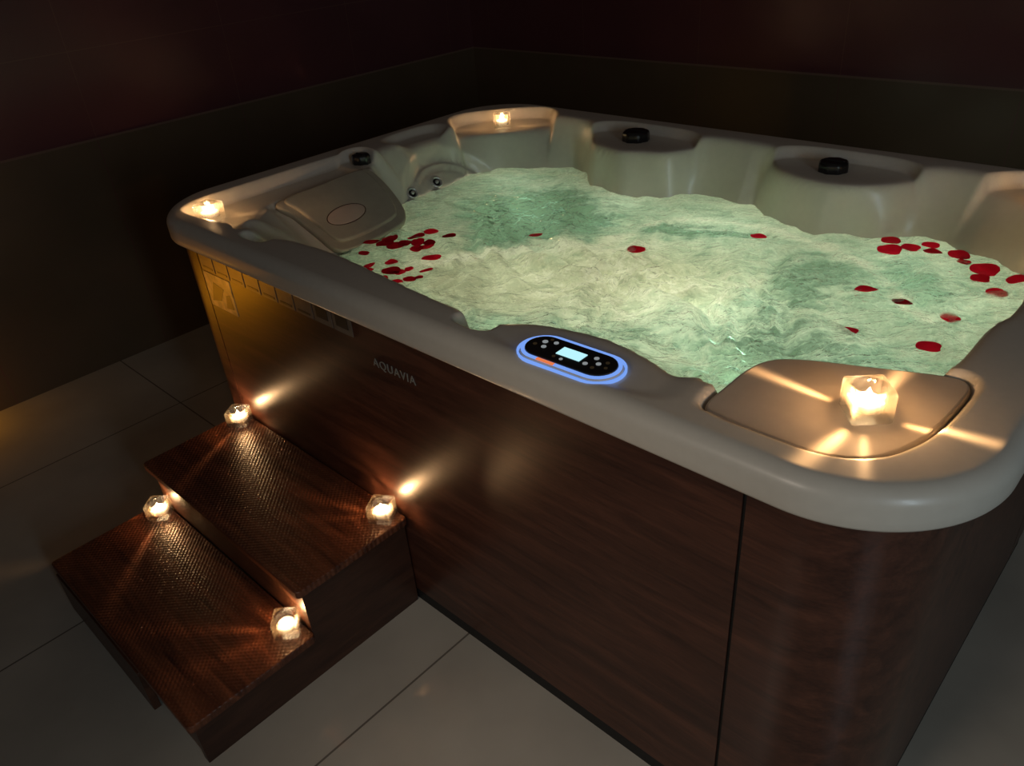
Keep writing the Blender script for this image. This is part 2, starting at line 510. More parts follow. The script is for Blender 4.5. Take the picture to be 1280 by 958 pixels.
LID_PTS = [(1.467, 0.034), (1.463, 0.10), (1.465, 0.160), (1.481, 0.203), (1.523, 0.233), (1.594, 0.262), (1.690, 0.300), (1.722, 0.303), (1.736, 0.285),
           (1.738, 0.248), (1.733, 0.165), (1.720, 0.103), (1.695, 0.055), (1.650, 0.025), (1.590, 0.018), (1.500, 0.020)]
LID_POLY = spline(LID_PTS, 5)
KNOBS = [(0.540, 1.172, 0.040, 0.85), (1.147, 1.168, 0.036, 0.85), (-0.032, 0.578, 0.027, 0.85)]

def blob(px, py, cx, cy, rx, ry, rot=0.0, p=2.6):
    c, s = math.cos(rot), math.sin(rot)
    u = ((px - cx) * c + (py - cy) * s) / rx
    v = (-(px - cx) * s + (py - cy) * c) / ry
    return 1 - (np.abs(u) ** p + np.abs(v) ** p) ** (1 / p)      # >0 inside

def deck_height(px, py):
    # moulded deck
    z = np.full(px.shape, RIM)
    def recess(z, m, depth, e=0.12):
        return z - depth * sstep(0.0, e, m)
    # left ledge with candle tray, running to the diverter
    tray = sdf_poly(px, py, spline([(-0.095, 0.10), (-0.07, 0.03), (-0.03, 0.008), (0.06, 0.012), (0.15, 0.028), (0.22, 0.03), (0.20, 0.20), (0.10, 0.30), (0.10, 0.50), (0.05, 0.585),
                                    (-0.03, 0.62), (-0.085, 0.60), (-0.098, 0.50), (-0.098, 0.30)], 5))
    z = z - 0.034 * sstep(0.0, 0.020, tray)
    z = z + 0.012 * np.exp(-(((px - 0.115) / 0.018) ** 2 + ((py - 0.115) / 0.05) ** 2))       # little divider beside the tray
    z = z + 0.010 * sstep(0.0, 0.15, blob(px, py, -0.03, 0.575, 0.075, 0.06))
    # shallow dished ledge between diverter and back corner
    z = recess(z, blob(px, py, -0.07, 0.83, 0.06, 0.13), 0.022, 0.35)
    # back left candle niche
    z = recess(z, blob(px, py, 0.040, 1.118, 0.180, 0.112, math.radians(47), 3.2), 0.036, 0.10)
    # dished tops over the two back pillars
    z = recess(z, blob(px, py, 0.556, 1.125, 0.205, 0.128, 0.0, 3.2), 0.027, 0.12)
    z = recess(z, blob(px, py, 1.160, 1.130, 0.205, 0.128, 0.0, 3.2), 0.027, 0.12)
    # back right candle niche
    z = recess(z, blob(px, py, 1.625, 1.125, 0.180, 0.115, math.radians(-45), 3.2), 0.036, 0.10)
    # front: cup notch, panel platform, scoop beside the lid
    z = recess(z, blob(px, py, 1.020, 0.020, 0.046, 0.030, 0.0, 2.6), 0.036, 0.35)
    z = recess(z, blob(px, py, 1.235, 0.050, 0.205, 0.072, 0.0, 4), 0.003, 0.25)
    z = recess(z, blob(px, py, 0.295, 0.022, 0.055, 0.024), 0.035, 0.5)
    # sunk seat of the corner lid
    z = z - 0.022 * sstep(-0.011, 0.001, sdf_poly(px, py, LID_POLY))
    return z

def shell_height(px, py):
    sT, qx, qy = sdf_poly(px, py, T_POLY, near=True)
    sW = np.minimum(sdf_poly(px, py, W_POLY), sT - 0.013)
    outer = np.minimum(np.minimum(px - X0, X1 - px), np.minimum(py - Y0, Y1 - py))
    deck = deck_height(np.where(sT > 0, qx, px), np.where(sT > 0, qy, py))
    # walls between deck contour and waterline, then below water
    tt = np.clip(sT / np.maximum(sT - np.minimum(sW, 0), 1e-5), 0, 1)
    wall = deck * 1.0 - (deck - WATER_Z) * (tt ** 1.15)
    # arched seat back on the left wall
    yy, zz = (py - 0.815) / 0.195, (wall - 0.700) / 0.143
    r1 = 1 - np.sqrt(yy * yy + zz * zz)
    yy2, zz2 = (py - 0.81) / 0.165, (wall - 0.700) / 0.112
    r2 = 1 - np.sqrt(yy2 * yy2 + zz2 * zz2)
    left = (px < 0.2) & (sT > 0)
    arch = np.where(left, 0.030 * sstep(0.0, 0.09, r1) + 0.014 * np.exp(-((r1 - 0.06) / 0.05) ** 2) + 0.006 * sstep(0.0, 0.05, r2) + 0.012 * np.exp(-(r2 / 0.035) ** 2), 0)
    wall = wall - arch
    bed = 0.842 - (0.47564653 * (px - 0.031) - 0.08539962 * (py - 0.248)) / 0.87548117 - 0.012
    wp = sstep(0.0, 0.05, np.minimum(np.minimum(py - 0.195, 0.60 - py), 0.30 - px)) * (px > -0.02)
    wall = np.where(sT > 0, wall * (1 - wp) + np.minimum(bed, deck) * wp, wall)
    seat = 0.52 - 0.02 * np.sin(px * 3)
    well = 0.20 + (seat - 0.20) * (1 - sstep(0.24, 0.40, sW + 0.03 * np.sin(py * 6)))
    below = np.maximum(WATER_Z - sW * 2.4 - 0.02 * sstep(0, 0.02, sW), well)
    below = below - arch * (sW > 0)
    z = np.where(sT <= 0, deck, np.where(sW <= 0, wall, below))
    # soften the deck edge
    fil = np.exp(-np.abs(sT) / 0.007) * 0.0045
    z = z - np.where(outer > 0.02, fil, 0) * (tt < 0.5)
    return z

INS = 0.028
def shell_mesh():
    x0, x1, y0, y1, r = X0 + INS, X1 - INS, Y0 + INS, Y1 - INS, RC - INS
    # rows: dense where the corner arcs are steep
    k = 40
    lo = y0 + r * (1 - np.cos(np.linspace(0, math.pi / 2, k)))
    mid = np.linspace(y0 + r, y1 - r, 175)[1:-1]
    hi = y1 - r * (1 - np.cos(np.linspace(math.pi / 2, 0, k)))
    ys = np.concatenate([lo, mid, hi])
    dy = np.maximum(np.maximum(y0 + r - ys, ys - (y1 - r)), 0)
    pull = r - np.sqrt(np.maximum(r * r - dy * dy, 0))
    NX = 380
    u = np.linspace(0, 1, NX)
    PX = (x0 + pull)[:, None] * (1 - u) + (x1 - pull)[:, None] * u
    PY = np.repeat(ys[:, None], NX, 1)
    PZ = shell_height(PX, PY)
    NY = len(ys)
    V = np.stack([PX, PY, PZ], -1).reshape(-1, 3)
    idx = np.arange(NX * NY).reshape(NY, NX)
    F = np.stack([idx[:-1, :-1], idx[:-1, 1:], idx[1:, 1:], idx[1:, :-1]], -1).reshape(-1, 4)
    # outer lip swept from the boundary loop
    loop = np.concatenate([idx[0, :-1], idx[:-1, -1], idx[-1, :0:-1], idx[:0:-1, 0]])
    P = V[loop]
    cx = np.clip(P[:, 0], x0 + r, x1 - r); cy = np.clip(P[:, 1], y0 + r, y1 - r)
    n = np.stack([P[:, 0] - cx, P[:, 1] - cy], -1)
    ln = np.linalg.norm(n, axis=1, keepdims=True)
    n = n / np.maximum(ln, 1e-9)
    prof = [(INS * math.sin(a), RIM - 0.026 * (1 - math.cos(a))) for a in np.linspace(0, math.pi / 2, 9)[1:]]
    prof += [(INS, 0.838), (INS, 0.825), (INS - 0.002, 0.821), (INS - 0.006, 0.820), (INS - 0.05, 0.820), (INS - 0.06, 0.820)]
    vs = [V]; fs = [F]; prev = loop; base = len(V)
    for o, z in prof:
        ring = np.stack([P[:, 0] + n[:, 0] * o, P[:, 1] + n[:, 1] * o, np.full(len(P), z)], -1)
        ids = base + np.arange(len(P)); base += len(P)
        vs.append(ring)
        fs.append(np.stack([prev, ids, np.roll(ids, -1), np.roll(prev, -1)], -1))
        prev = ids
    return np.concatenate(vs), np.concatenate(fs)

def np_mesh(name, V, F):
    me = bpy.data.meshes.new(name)
    me.vertices.add(len(V)); me.vertices.foreach_set('co', V.astype(np.float32).ravel())
    me.loops.add(F.size); me.loops.foreach_set('vertex_index', F.astype(np.int32).ravel())
    me.polygons.add(len(F))
    me.polygons.foreach_set('loop_start', np.arange(0, F.size, F.shape[1], dtype=np.int32))
    me.update(calc_edges=True); me.validate()
    return me

V, F = shell_mesh()
shell = sub(link('shell', np_mesh('shell', V, F), M['acrylic'], smooth=True))
tag(shell, label='cream acrylic shell with moulded rim')

# cladding: front panel, rounded corner panels, plinth, seams
def outline(ins, n=20):
    return rrect(X0 + ins, X1 - ins, Y0 + ins, Y1 - ins, RC - ins, n)
def strip(name, pts, z0, z1, mat, thick=0.012):
    """upright panel following a path, with thickness to its left side"""
    P = [Vector(p) for p in pts]
    bm = bmesh.new()
    outs, ins_ = [], []
    for i, p in enumerate(P):
        d = (P[min(i + 1, len(P) - 1)] - P[max(i - 1, 0)]).normalized()
        nn = Vector((-d.y, d.x))
        q = p + nn * thick
        outs.append((bm.verts.new((p.x, p.y, z0)), bm.verts.new((p.x, p.y, z1))))
        ins_.append((bm.verts.new((q.x, q.y, z0)), bm.verts.new((q.x, q.y, z1))))
    for A, rev in ((outs, False), (ins_, True)):
        for a, b in zip(A[:-1], A[1:]):
            bm.faces.new((a[0], b[0], b[1], a[1]))
    for i in range(len(P) - 1):
        for j in (0, 1):
            bm.faces.new((outs[i][j], outs[i + 1][j], ins_[i + 1][j], ins_[i][j]))
    for i in (0, -1):
        bm.faces.new((outs[i][0], outs[i][1], ins_[i][1], ins_[i][0]))
    o = from_bm(name, bm, mat)
    for p in o.data.polygons:
        p.use_smooth = True
    o.data.set_sharp_from_angle(angle=math.radians(40))
    return sub(o)

PZ0, PZ1 = 0.036, 0.835
OI = 0.05
seg = outline(OI)                       # starts at the near right corner arc
n1 = 21
arc_nr, arc_fr, arc_fl, arc_nl = seg[0:n1], seg[n1:2 * n1], seg[2 * n1:3 * n1], seg[3 * n1:4 * n1]
def smooth_obj(o):
    for p in o.data.polygons:
        p.use_smooth = abs(p.normal.z) < 0.5
    return o
SL, SR = 0.0, 1.5565
strip('front_panel', [(SL + 0.002, 0.0), (SR - 0.003, 0.0)], PZ0, PZ1, M['panel'])
strip('corner_panel', [(SR + 0.003, 0.0)] + arc_nr + [(X1 - OI, 1.0)], PZ0, PZ1, M['panel'])
strip('corner_panel', [(X0 + OI, 1.0)] + [(-0.040 - 0.090 * math.sin(a), 0.090 - 0.090 * math.cos(a)) for a in np.linspace(math.pi / 2, 0, 16)] + [(SL - 0.003, 0.0)], PZ0, PZ1, M['panel'])
strip('side_panel', [(X1 - OI, 1.006)] + arc_fr + [(X1 - RC, Y1 - OI)], PZ0, PZ1, M['panel'])
strip('side_panel', [(X0 + RC, Y1 - OI)] + arc_fl + [(X0 + OI, 1.006)], PZ0, PZ1, M['panel'])
for x in (SL, SR):
    sub(box('seam_strip', (x - 0.006, 0.004, PZ0), (x + 0.006, 0.012, PZ1), M['seam']))
pl = outline(OI + 0.002, 12)
sub(from_bm('plinth', prism_bm(pl, 0.0, PZ0 + 0.01), M['seam']))

# corner filter lid
lid = sub(from_bm('filter_lid', prism_bm([tuple(p) for p in LID_POLY], 0.858, 0.872, 0.005), M['lid']))
tag(lid, label='grey beige lid sunk into the corner of the rim')

# diverter knobs
for cx, cy, r, zb in KNOBS:
    zz = float(shell_height(np.array([cx]), np.array([cy]))[0])
    zz += 0.004 if r > 0.03 else 0.010
    h = r * 0.62
    prof = [(1.0, -0.018), (1.0, h * 0.55), (0.96, h * 0.8), (0.86, h * 0.95), (0.70, h), (0.3, h * 0.98)]
    n = 40
    rr = []
    for f, zo in prof:
        ring = []
        for i in range(n):
            a = 2 * math.pi * i / n
            g = r * f * (1 + 0.035 * math.cos(8 * a) * (f > 0.8))
            ring.append((cx + g * math.cos(a), cy + g * math.sin(a), zz + zo))
        rr.append(ring)
    bm = rings_bm(rr)
    o = sub(from_bm('diverter_knob', bm, M['black'], smooth=True))
    tag(o, label='black scalloped knob')
    b = box_bm((cx - r * 0.75, cy - r * 0.16, zz + h - 0.006), (cx + r * 0.75, cy + r * 0.16, zz + h + 0.002))
    o2 = from_bm('grip', b, M['black'], bevel=0.003)
    o2.parent = o

# headrest pillow: padded board lying on the sloped seat back
PO = Vector((0.031, 0.248, 0.842))
NP = Vector((0.47564653, -0.08539962, 0.87548117))
UY = Vector((0.0, 1.0, 0.0)); UY = (UY - NP * UY.dot(NP)).normalized()      # along the rim
US = UY.cross(NP)                                                            # down the slope (+x)
if US.x < 0: US = -US
def on_plane(y, s, d=0.0):
    return PO + UY * y + US * s + NP * d
def pad(name, pts, d0, d1, edge, mat, dome=0.0):
    A = spline(pts, 6)
    bm = prism_bm([tuple(p) for p in A], d0, d1, edge, 4)
    bmesh.ops.triangulate(bm, faces=[f for f in bm.faces if len(f.verts) > 4])
    for v in bm.verts:
        v.co = on_plane(v.co.x, v.co.y, v.co.z)
    return from_bm(name, bm, mat, smooth=True)
pil_out = [(-0.012, 0.000), (0.12, -0.002), (0.262, 0.000), (0.292, 0.020), (0.296, 0.08), (0.288, 0.15), (0.270, 0.205), (0.235, 0.232), (0.14, 0.240), (0.055, 0.236), (0.022, 0.215), (0.012, 0.15), (0.0, 0.06)]
pil_in = [(0.012, 0.004), (0.12, 0.003), (0.250, 0.006), (0.272, 0.030), (0.274, 0.08), (0.266, 0.14), (0.250, 0.188), (0.222, 0.208), (0.14, 0.215), (0.070, 0.211), (0.042, 0.195), (0.032, 0.14), (0.02, 0.06)]
pillow = sub(pad('headrest_pillow', pil_out, -0.012, 0.006, 0.006, M['pillow']))
tag(pillow, label='greyish beige headrest pillow with an oval emblem')
o = pad('cushion_face', pil_in, 0.004, 0.015, 0.008, M['pillow']); o.parent = pillow
oval = [(0.118 + 0.058 * math.cos(a), 0.135 + 0.030 * math.sin(a)) for a in np.linspace(0, 2 * math.pi, 24, endpoint=False)]
o = pad('emblem', oval, 0.013, 0.0165, 0.0015, M['emblem']); o.parent = pillow
tag(o, label='pinkish oval emblem')
oval = [(0.118 + 0.061 * math.cos(a), 0.135 + 0.033 * math.sin(a)) for a in np.linspace(0, 2 * math.pi, 24, endpoint=False)]
o = pad('emblem_outline', oval, 0.012, 0.0155, 0.0005, M['riser']); o.parent = pillow  # dark oval pad, showing as a line around the emblem

# jets on the left seat back
def jet(c, nrm, r):
    q = Vector(nrm).to_track_quat('Z', 'Y').to_matrix()
    prof = [(0.9, -0.004), (1.0, 0.001), (0.97, 0.005), (0.80, 0.007), (0.66, 0.004), (0.60, -0.002)]
    bm = rings_bm([circ(r * f, z, 28) for f, z in prof], close_top=True)
    for v in bm.verts: v.co = q @ v.co + Vector(c)
    o = sub(from_bm('jet', bm, M['chrome'], smooth=True))
    tag(o, label='chrome ringed water jet')
    bm = rings_bm([circ(r * f, z, 20) for f, z in [(0.62, 0.0), (0.55, 0.003), (0.30, 0.002)]])
    for v in bm.verts: v.co = q @ v.co + Vector(c)
    k = from_bm('jet_core', bm, M['black'], smooth=True); k.parent = o
    bm = rings_bm([circ(r * f, z, 16) for f, z in [(0.30, 0.0), (0.28, 0.008), (0.16, 0.009)]])
    for v in bm.verts: v.co = q @ v.co + Vector(c)
    k = from_bm('nozzle', bm, M['chrome'], smooth=True); k.parent = o
for cy, zc, r in ((0.682, 0.745, 0.019), (0.795, 0.746, 0.020), (0.660, 0.715, 0.022), (0.775, 0.712, 0.026), (0.66, 0.690, 0.024)):
    xs = np.linspace(-0.03, 0.14, 400)
    hs = shell_height(xs, np.full(400, cy))
    k = int(np.argmin(np.abs(hs - zc)))
    gx = float((hs[min(k + 6, 399)] - hs[max(k - 6, 0)]) / (xs[min(k + 6, 399)] - xs[max(k - 6, 0)]))
    nn = Vector((-gx, -0.15, 1)).normalized()
    jet(Vector((xs[k], cy, hs[k])) + nn * 0.003, nn, r)

# control panel on the front rim
CP = Vector((1.240, 0.012))
CA = math.radians(2)
def stad(L, W, n=14):
    pts = []
    for cx, a0 in ((L - W, -90), (-(L - W), 90)):
        for k in range(n + 1):
            a = math.radians(a0 + 180 * k / n)
            pts.append((cx + W * math.cos(a), W * math.sin(a)))
    return [(CP.x + x * math.cos(CA) - y * math.sin(CA), CP.y + x * math.sin(CA) + y * math.cos(CA)) for x, y in pts]
def cpt(x, y):
    return (CP.x + x * math.cos(CA) - y * math.sin(CA), CP.y + x * math.sin(CA) + y * math.cos(CA))
CZ = float(shell_height(np.array([CP.x]), np.array([CP.y]))[0])
ctrl = sub(from_bm('control_panel', prism_bm(stad(0.092, 0.039), CZ - 0.006, CZ + 0.007, 0.003), M['acrylic']))
tag(ctrl, label='glossy black oval control panel in a blue glowing ring')
def on_ctrl(name, bm, mat):
    o = from_bm(name, bm, mat); o.parent = ctrl
    return o
def ring_bm(a, b, z0, z1):
    bm = bmesh.new()
    n = len(a)
    A0 = [bm.verts.new((*p, z0)) for p in a]; A1 = [bm.verts.new((*p, z1)) for p in a]
    B0 = [bm.verts.new((*p, z0)) for p in b]; B1 = [bm.verts.new((*p, z1)) for p in b]
    for i in range(n):
        j = (i + 1) % n
        for q in ((A0[i], A0[j], A1[j], A1[i]), (A1[i], A1[j], B1[j], B1[i]), (B1[i], B1[j], B0[j], B0[i])):
            bm.faces.new(q)
    return bm
on_ctrl('light_ring', ring_bm(stad(0.0905, 0.0375), stad(0.0845, 0.0315), CZ + 0.004, CZ + 0.0085), M['blue'])
on_ctrl('light_ring', ring_bm(stad(0.0975, 0.0445), stad(0.0940, 0.0410), CZ - 0.003, CZ + 0.0048), M['blue'])
on_ctrl('black_face', prism_bm(stad(0.084, 0.031), CZ + 0.004, CZ + 0.011, 0.002), M['black'])
def rect_on(name, cx, cy, hx, hy, z, mat):
    pts = [cpt(cx - hx, cy - hy), cpt(cx + hx, cy - hy), cpt(cx + hx, cy + hy), cpt(cx - hx, cy + hy)]
    return on_ctrl(name, prism_bm(pts, z - 0.001, z + 0.0008), mat)
rect_on('display', 0.002, 0.001, 0.0225, 0.0115, CZ + 0.0112, M['screen'])
rect_on('orange_segment', -0.022, -0.0355, 0.017, 0.0028, CZ + 0.0085, M['orange'])
for bx, by, br, dim in ((-0.058, 0.010, 0.0048, 0), (-0.040, 0.016, 0.0042, 0), (-0.050, -0.004, 0.0044, 0), (-0.068, -0.004, 0.0035, 1), (-0.052, 0.021, 0.003, 1),
                        (0.042, 0.012, 0.0042, 0), (0.036, -0.010, 0.0042, 0), (0.054, 0.000, 0.0042, 0), (0.064, 0.010, 0.0034, 1), (0.052, -0.014, 0.0034, 1), (0.070, -0.004, 0.003, 1),
                        (-0.018, -0.019, 0.0030, 1), (-0.003, -0.020, 0.0030, 0)):
    c = cpt(bx, by)
    on_ctrl('button', rings_bm([circ(br, CZ + 0.010, 14, *c), circ(br, CZ + 0.0118, 14, *c)]), M['button_dim' if dim else 'button_light'])

# stickers under the rim and the small logo
for i in range(9):
    x = 0.010 + i * 0.0725
    s = sub(box('sticker', (x, -0.0016, 0.738), (x + 0.067, 0.002, 0.800), M['sticker']))
    inset = 0.016 if i < 7 else 0.012
    if i >= 7:
        q = box('print', (x + inset, -0.0024, 0.751), (x + 0.067 - inset, -0.0010, 0.786), M['sticker_print'])
    else:
        q = box('print', (x + 0.010, -0.0024, 0.744), (x + 0.057, -0.0010, 0.749), M['sticker_print'])
    q.parent = s
big = sub(box('sticker', (0.006, -0.0016, 0.634), (0.140, 0.002, 0.732), M['big_sticker']))
tag(big, label='larger square picture sticker tinted amber')
bm = bmesh.new()
for pts in (((0.02, 0.65), (0.07, 0.66), (0.10, 0.70), (0.05, 0.71)), ((0.09, 0.645), (0.13, 0.65), (0.125, 0.69), (0.105, 0.685))):
    vs = [bm.verts.new((x, -0.0021, z)) for x, z in pts]
    bm.faces.new(vs)
q = from_bm('print', bm, M['sticker_print']); q.parent = big

cu = bpy.data.curves.new('logo_text', 'FONT')
cu.body = 'AQUAVIA'; cu.size = 0.028; cu.extrude = 0.0006; cu.space_character = 1.15
to = bpy.data.objects.new('logo_text', cu)
COL.objects.link(to)
to.location = (0.712, -0.0012, 0.690); to.rotation_euler = (math.pi / 2, 0, 0)
bpy.context.view_layer.update()
me = bpy.data.meshes.new_from_object(to.evaluated_get(bpy.context.evaluated_depsgraph_get()))
me.transform(to.matrix_world)
bpy.data.objects.remove(to)
me.materials.clear()
lg = sub(link('logo', me, M['logo']))
tag(lg, label='small silver brand lettering')

# ------------------------------------------------------------------ water
def water_mesh():
    xs = np.arange(0.03, 1.715, 0.0055); ys = np.arange(0.045, 1.185, 0.0055)
    PX, PY = np.meshgrid(xs, ys)
    s = sdf_poly(PX, PY, W_POLY)
    rng = np.random.RandomState(4)
    z = np.zeros_like(PX)
    wx = 0.05 * np.sin(PY * 9 + 1.0) + 0.03 * np.sin(PX * 17 + PY * 6)
    wy = 0.05 * np.sin(PX * 8 + 2.0) + 0.03 * np.sin(PY * 19 - PX * 5)
    for k in range(46):
        wl = 0.035 * 2 ** (rng.rand() * 2.6)
        th = rng.normal(0.9, 0.9)
        kk = 2 * math.pi / wl
        ph = rng.rand() * 6.28
        q = np.sin(kk * ((PX + wx) * math.cos(th) + (PY + wy) * math.sin(th)) + ph)
        z += wl * 0.020 * (1 - 2 * np.abs(q)) * 0.5 if k % 2 else wl * 0.018 * q
    churn = np.exp(-(((PX - 0.95) / 0.55) ** 2 + ((PY - 0.5) / 0.33) ** 2))
    z = z * (0.40 + 1.0 * churn) + 0.008 * churn
    # foam coverage: churned middle, pale shallow edges, clear pools and frothy bands between
    foam = 0.56 + 0.24 * churn
    wob_x = wx * 0.7 + 0.012 * np.sin(PX * 61 + PY * 43) + 0.010 * np.sin(PY * 97 - PX * 35)
    wob_y = wy * 0.7 + 0.012 * np.sin(PY * 67 - PX * 51) + 0.010 * np.sin(PX * 103 + PY * 29)
    pools = np.zeros_like(PX)
    def pool(pts, a, soft=0.05):
        m = sstep(-soft, soft, sdf_poly(PX + wob_x, PY + wob_y, spline(pts, 5)))
        np.maximum(pools, m, out=pools)
        return -a * m
    foam += pool([(0.46, 0.52), (0.33, 0.66), (0.33, 0.86), (0.47, 0.95), (0.70, 0.88), (0.70, 0.70), (0.56, 0.56)], 0.60, 0.065)
    foam += pool([(0.79, 0.83), (0.90, 0.94), (1.06, 0.91), (0.94, 0.83)], 0.32, 0.03)
    foam += pool([(1.22, 0.76), (1.30, 0.92), (1.40, 0.86), (1.38, 0.64)], 0.34, 0.05)
    foam += pool([(1.34, 0.96), (1.46, 0.96), (1.57, 0.90), (1.50, 0.84)], 0.28, 0.035)
    foam += pool([(1.28, 0.28), (1.30, 0.50), (1.50, 0.60), (1.60, 0.45), (1.50, 0.32)], 0.16, 0.08)
    foam += pool([(0.75, 0.13), (0.80, 0.26), (1.10, 0.42), (1.26, 0.66), (1.38, 0.50), (1.10, 0.26)], 0.20, 0.07)
    def band(pts, a, w):
        c = spline(pts, 8, closed=False)
        d = np.full(PX.shape, 9.0)
        for q in c:
            d = np.minimum(d, np.hypot(PX + wx * 0.25 - q[0], PY + wy * 0.25 - q[1]))
        return a * np.exp(-(d / w) ** 2)
    foam += band([(0.76, 0.70), (0.80, 0.825), (0.852, 0.975), (1.0, 0.999), (1.18, 0.984), (1.30, 0.934), (1.414, 0.884), (1.496, 0.797), (1.56, 0.75)], 0.35, 0.022)
    foam += band([(0.45, 0.33), (0.50, 0.40), (0.54, 0.494), (0.612, 0.566), (0.678, 0.647), (0.80, 0.688), (0.893, 0.79)], 0.40, 0.030)
    foam += band([(1.20, 0.70), (1.25, 0.88), (1.36, 0.93)], 0.25, 0.02)
    edge = np.exp(-np.maximum(s, 0) / 0.055) * (PY > 0.45 + 0.1 * PX)
    foam += 0.22 * edge
    calm = np.exp(-(((PX - 0.62) / 0.30) ** 2 + ((PY - 0.26) / 0.24) ** 2))
    chop = np.clip(0.55 + 0.45 * np.exp(-(((PX - 1.0) / 0.33) ** 2 + ((PY - 0.52) / 0.26) ** 2)) + 0.25 * pools - 0.45 * calm - 0.35 * edge, 0.12, 1)
    cream = np.clip(1.1 * np.exp(-(((PX - 0.66) / 0.34) ** 2 + ((PY - 0.38) / 0.26) ** 2)) + 0.9 * np.exp(-(((PX - 1.0) / 0.26) ** 2 + ((PY - 0.62) / 0.20) ** 2)), 0, 1) * (1 - 0.7 * pools)
    z *= 0.5 + 0.5 * chop
    z += (0.25 + pools) * 0.0012 * (np.sin(PX * 210 + 25 * wob_y * 30 + PY * 120) + np.sin(PY * 260 - PX * 90 + 30 * wob_x * 25))
    PZ = WATER_Z + z
    keep = s > -0.022
    NY, NX = PX.shape
    idx = np.arange(NX * NY).reshape(NY, NX)
    cell = keep[:-1, :-1] & keep[:-1, 1:] & keep[1:, 1:] & keep[1:, :-1]
    Fq = np.stack([idx[:-1, :-1], idx[:-1, 1:], idx[1:, 1:], idx[1:, :-1]], -1)[cell]
    used = np.unique(Fq)
    remap = -np.ones(NX * NY, int); remap[used] = np.arange(len(used))
    Vv = np.stack([PX, PY, PZ], -1).reshape(-1, 3)[used]
    return Vv, remap[Fq], np.clip(foam, 0, 1.3).reshape(-1)[used], chop.reshape(-1)[used], cream.reshape(-1)[used]
Vw, Fw, fw, cw, kw_ = water_mesh()
wm = np_mesh('tub_water', Vw, Fw)
at = wm.attributes.new('foam', 'FLOAT', 'POINT')
at.data.foreach_set('value', fw.astype(np.float32))
at = wm.attributes.new('chop', 'FLOAT', 'POINT')
at.data.foreach_set('value', cw.astype(np.float32))
at = wm.attributes.new('cream', 'FLOAT', 'POINT')
at.data.foreach_set('value', kw_.astype(np.float32))
water = link('tub_water', wm, M['water'], smooth=True)
tag(water, label='churning pale green lit water with white foam filling the hot tub', cat='water', kind='stuff')
def water_z(x, y):
    i = int(np.argmin((Vw[:, 0] - x) ** 2 + (Vw[:, 1] - y) ** 2))
    return float(Vw[i, 2])

# ------------------------------------------------------------------ steps
st = empty('step_unit', (0.365, -0.30, 0.0), label='two tread dark mahogany wooden steps standing against the hot tub panel', cat='steps')
def st_sub(o):
    o.parent = st
    o.matrix_parent_inverse = Matrix.Translation((-0.365, 0.30, 0.0))
    return o
U, L = 0.285, 0.145
def tread(y0, y1, z):
    pts = rrect(0.0, 0.735, y0, y1, 0.012, 5)
    return st_sub(from_bm('tread', prism_bm(pts, z - 0.018, z, 0.003), M['tread']))
tread(-0.312, -0.004, U)
tread(-0.602, -0.296, L)
def side(x0, x1):
    prof = [(-0.004, 0.0), (-0.004, U - 0.018), (-0.294, U - 0.018), (-0.294, L - 0.018), (-0.588, L - 0.018), (-0.588, 0.0)]
    bm = bmesh.new()
    a = [bm.verts.new((x0, y, z)) for y, z in prof]; b = [bm.verts.new((x1, y, z)) for y, z in prof]
    bm.faces.new(a); bm.faces.new(list(reversed(b)))
    for i in range(6):
        bm.faces.new((a[i], a[(i + 1) % 6], b[(i + 1) % 6], b[i]))
    return st_sub(from_bm('side_board', bm, M['side']))
side(0.015, 0.033); side(0.698, 0.716)
st_sub(box('riser', (0.033, -0.294, L - 0.001), (0.698, -0.278, U - 0.018), M['riser']))
st_sub(box('riser', (0.033, -0.588, 0.030), (0.698, -0.572, L - 0.018), M['riser']))
st_sub(box('front_board', (0.030, -0.606, 0.0), (0.500, -0.589, L - 0.019), M['riser'], bevel=0.002))  # partial board in front of the lower riser

# ------------------------------------------------------------------ candles
FLAME_COL = (1.0, 0.56, 0.25)
def candle_light(energy, beams):
    d = bpy.data.lights.new('flame_light', 'POINT')
    d.energy = energy; d.color = FLAME_COL; d.shadow_soft_size = 0.005
    d.use_nodes = True
    nt = d.node_tree
    nt.nodes.clear()
    out = nt.nodes.new('ShaderNodeOutputLight')
    em = nt.nodes.new('ShaderNodeEmission')
    nt.links.new(em.outputs[0], out.inputs[0])
    tc = nt.nodes.new('ShaderNodeTexCoord')
    sep = nt.nodes.new('ShaderNodeSeparateXYZ')
    nt.links.new(tc.outputs['Normal'], sep.inputs[0])
    def mth(op, a, b=None):
        nd = nt.nodes.new('ShaderNodeMath'); nd.operation = op
        for i, v in enumerate((a, b)):
            if v is None: continue
            if isinstance(v, (int, float)): nd.inputs[i].default_value = v
            else: nt.links.new(v, nd.inputs[i])
        return nd.outputs[0]
    X, Y, Z = sep.outputs
    az = mth('ARCTAN2', Y, X)
    acc = None
    for a, amp, wid in beams:          # streaks put into the lamp's pattern, standing in for refraction at the glass corners
        d0 = mth('SUBTRACT', az, math.radians(a))
        dd = mth('WRAP', d0, 0.0)
        nd = dd.node; nd.inputs[1].default_value = -math.pi; nd.inputs[2].default_value = math.pi
        q = mth('DIVIDE', dd, math.radians(wid))
        g = mth('MULTIPLY', mth('EXPONENT', mth('MULTIPLY', mth('MULTIPLY', q, q), -1.0)), amp)
        acc = g if acc is None else mth('ADD', acc, g)
    s = 1.0
    if acc is not None:
        low = mth('LESS_THAN', Z, 0.25)
        s = mth('ADD', mth('MULTIPLY', acc, low), 0.8)
        nt.links.new(s, em.inputs[1])
    return d

